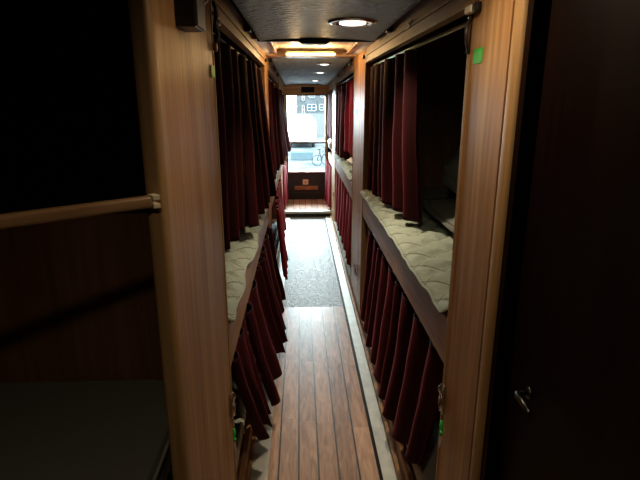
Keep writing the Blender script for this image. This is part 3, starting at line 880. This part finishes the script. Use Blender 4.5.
finish('rivets', bm, mat('dark_rivet', (0.08, 0.06, 0.05), 0.4, metal=0.6), t, True, kind='stuff')
bm = bmesh.new(); bmesh.ops.create_uvsphere(bm, u_segments=14, v_segments=8, radius=0.009, matrix=Matrix.Translation((XL + 0.004, 1.72, 0.858)))
tag(finish('knob', bm, BROWNBTN, None, True), 'small round brown knob on the near left bunk board below the mattress', 'knob')
bm = bmesh.new(); add_tube(bm, [(XR - 0.003, 2.02, 1.892), (XR - 0.012, 2.03, 1.885), (XR - 0.003, 2.05, 1.875)], 0.005, 8)
tag(finish('hook', bm, CHROME, None, True), 'tiny chrome hook on the board above the near right bunk', 'hook')

# ------------------------------------------------------------------ outside the back window
FAC = mat('grey_brick', (0.0175, 0.0195, 0.021), 0.9, spec=0.0, var=0.18, vscale=2.2)
FACW = mat('white_window_frame', (0.06, 0.066, 0.07), 0.7, spec=0.05)
FACP = mat('facade_window_pane', (0.012, 0.015, 0.018), 0.6, spec=0.0)
VANW = mat('white_van_paint', (0.75, 0.77, 0.78), 0.5)
GROUND = mat('pale_paving', (0.021, 0.025, 0.027), 0.95, spec=0.0, var=0.35, vscale=0.9)
OUT = 45.0 / 18.0
def far(x, z, k=OUT): return x * k, EYE + (z - EYE) * k
GZ = -1.35
tag(box('paved_yard', -30, 30, 9.0, 60, GZ - 0.3, GZ, GROUND), 'pale paved yard seen through the lower window pane', 'yard')
bpy.data.objects['paved_yard']['kind'] = 'structure'
t = thing('building', 'grey brick building with white framed windows beyond the back window', 'building', (1.0, 45, GZ))
bx0, _ = far(-0.13, 1.6)
_, bz1 = far(0, 1.90)
box('brick_wall', bx0, 16, 45, 53, GZ, bz1, FAC, t)
box('base_course', bx0 - 0.03, 16, 44.9, 45, GZ, 0.55, mat('pale_render', (0.03, 0.033, 0.034), 0.9, spec=0.0), t)
box('roof_edge', bx0 - 0.1, 16.1, 44.85, 53.1, bz1, bz1 + 0.10, FACW, t)
def fwin(x0, x1, z0, z1, mull=1):
    X0, Z0 = far(x0, z0); X1, Z1 = far(x1, z1)
    bm = bmesh.new(); w_ = 0.07
    add_box(bm, X0, X1, 44.93, 45.0, Z1 - w_, Z1); add_box(bm, X0, X1, 44.93, 45.0, Z0, Z0 + w_)
    for k in range(mull + 2):
        xx = X0 + (X1 - X0 - w_) * k / (mull + 1)
        add_box(bm, xx, xx + w_, 44.93, 45.0, Z0, Z1)
    zm = (Z0 + Z1) / 2
    add_box(bm, X0, X1, 44.94, 45.0, zm - 0.03, zm + 0.03)
    f = finish('window', bm, FACW, t)
    p = box('pane', X0, X1, 44.97, 44.99, Z0, Z1, FACP)
    p.parent = f; p.location = (0, 0, 0)
fwin(0.24, 0.57, 1.26, 1.50, 1)
fwin(0.66, 0.98, 1.28, 1.50, 1)
fwin(0.06, 0.16, 1.16, 1.47, 0)
fwin(0.06, 0.16, 1.60, 1.85, 0)
fwin(0.30, 0.52, 1.70, 1.86, 1)
fwin(0.70, 0.95, 1.70, 1.86, 1)
# van, parked with its tail towards the coach
t = thing('van', 'white van parked in the yard outside the upper window pane', 'van', (-0.15, 34, GZ))
def vxz(px_x, px_y, Y=33.0):
    return (px_x - 300) / 520.0 * Y, EYE + (101 - px_y) / 516.0 * Y
xa, zt = vxz(287, 116); xb, _ = vxz(316, 116)
bm = bmesh.new()
prof = [(xa, GZ + 0.3), (xa - 0.02, 0.2), (xa + 0.10, zt - 0.12), (xa + 0.25, zt), (xb - 0.30, zt), (xb - 0.10, zt - 0.15), (xb + 0.02, 0.2), (xb, GZ + 0.3)]
A = [bm.verts.new((x, 33, z)) for x, z in prof]; B = [bm.verts.new((x, 38, z)) for x, z in prof]
bm.faces.new(A); bm.faces.new(B[::-1])
for i in range(len(prof)): bm.faces.new((A[i], A[(i + 1) % len(prof)], B[(i + 1) % len(prof)], B[i]))
bmesh.ops.bevel(bm, geom=list(bm.edges), offset=0.05, segments=2, affect='EDGES')
finish('body', bm, VANW, t)
for xx in (xa + 0.05, xb - 0.28):
    for yy in (33.7, 36.8):
        bm = bmesh.new(); lathe(bm, [(0.20, -0.01), (0.33, 0), (0.33, 0.22), (0.20, 0.23)], (xx, yy, GZ + 0.335), 24, 'X')
        finish('wheel', bm, BLKPL, t, True)
box('rear_bumper', xa, xb, 32.9, 33.0, GZ + 0.3, GZ + 0.5, GREYPL, t, 0.02)
# low bluish wall/planter and a bicycle
x0, _ = vxz(290, 0, 26); x1, _ = vxz(313, 0, 26)
tag(box('planter', x0, x1, 26, 26.6, GZ, GZ + 0.42, mat('blue_grey_stone', (0.018, 0.026, 0.030), 0.9, spec=0.0), bevel=0.03), 'low blue-grey planter in the yard under the van', 'planter')
t = thing('bicycle', 'small dark bicycle standing in the yard at the lower right pane', 'bicycle', (1.0, 24, GZ))
BK = mat('bicycle_paint', (0.006, 0.010, 0.011), 0.7, spec=0.05)
bxx = 1.0
for s_ in (-0.22, 0.22):
    bm = bmesh.new()
    add_tube(bm, [(bxx + s_ + 0.24 * math.cos(a), 24.0 + s_, GZ + 0.25 + 0.24 * math.sin(a)) for a in [2 * math.pi * k / 24 for k in range(24)]], 0.022, 6, True)
    finish('wheel', bm, BK, t, True)
bm = bmesh.new()
for a_, b_ in (((-0.22, 0.25), (0.0, 0.25)), ((0, 0.25), (0.16, 0.62)), ((-0.10, 0.62), (0.16, 0.62)), ((0, 0.25), (-0.12, 0.72)), ((-0.22, 0.25), (-0.10, 0.62)), ((0.22, 0.25), (0.13, 0.82)), ((0.04, 0.84), (0.22, 0.82))):
    add_tube(bm, [(bxx + a_[0], 24 + a_[0], GZ + a_[1]), (bxx + b_[0], 24 + b_[0], GZ + b_[1])], 0.022, 6)
finish('frame', bm, BK, t, True)
box('saddle', bxx - 0.2, bxx - 0.04, 23.8, 23.96, GZ + 0.72, GZ + 0.78, BK, t, 0.02)

# the next lamp of the row, over the near panels
downlight(0.225, 1.04, 1.932, 0.07, 'round ceiling light above the near panels, before the visible ones', P_BEHIND, 165)
downlight(-0.08, 0.0, 1.932, 0.07, 'added unseen round light behind the viewpoint, brightening the near left compartment', 1.0, 165)  # lamp added out of view to light the left compartment
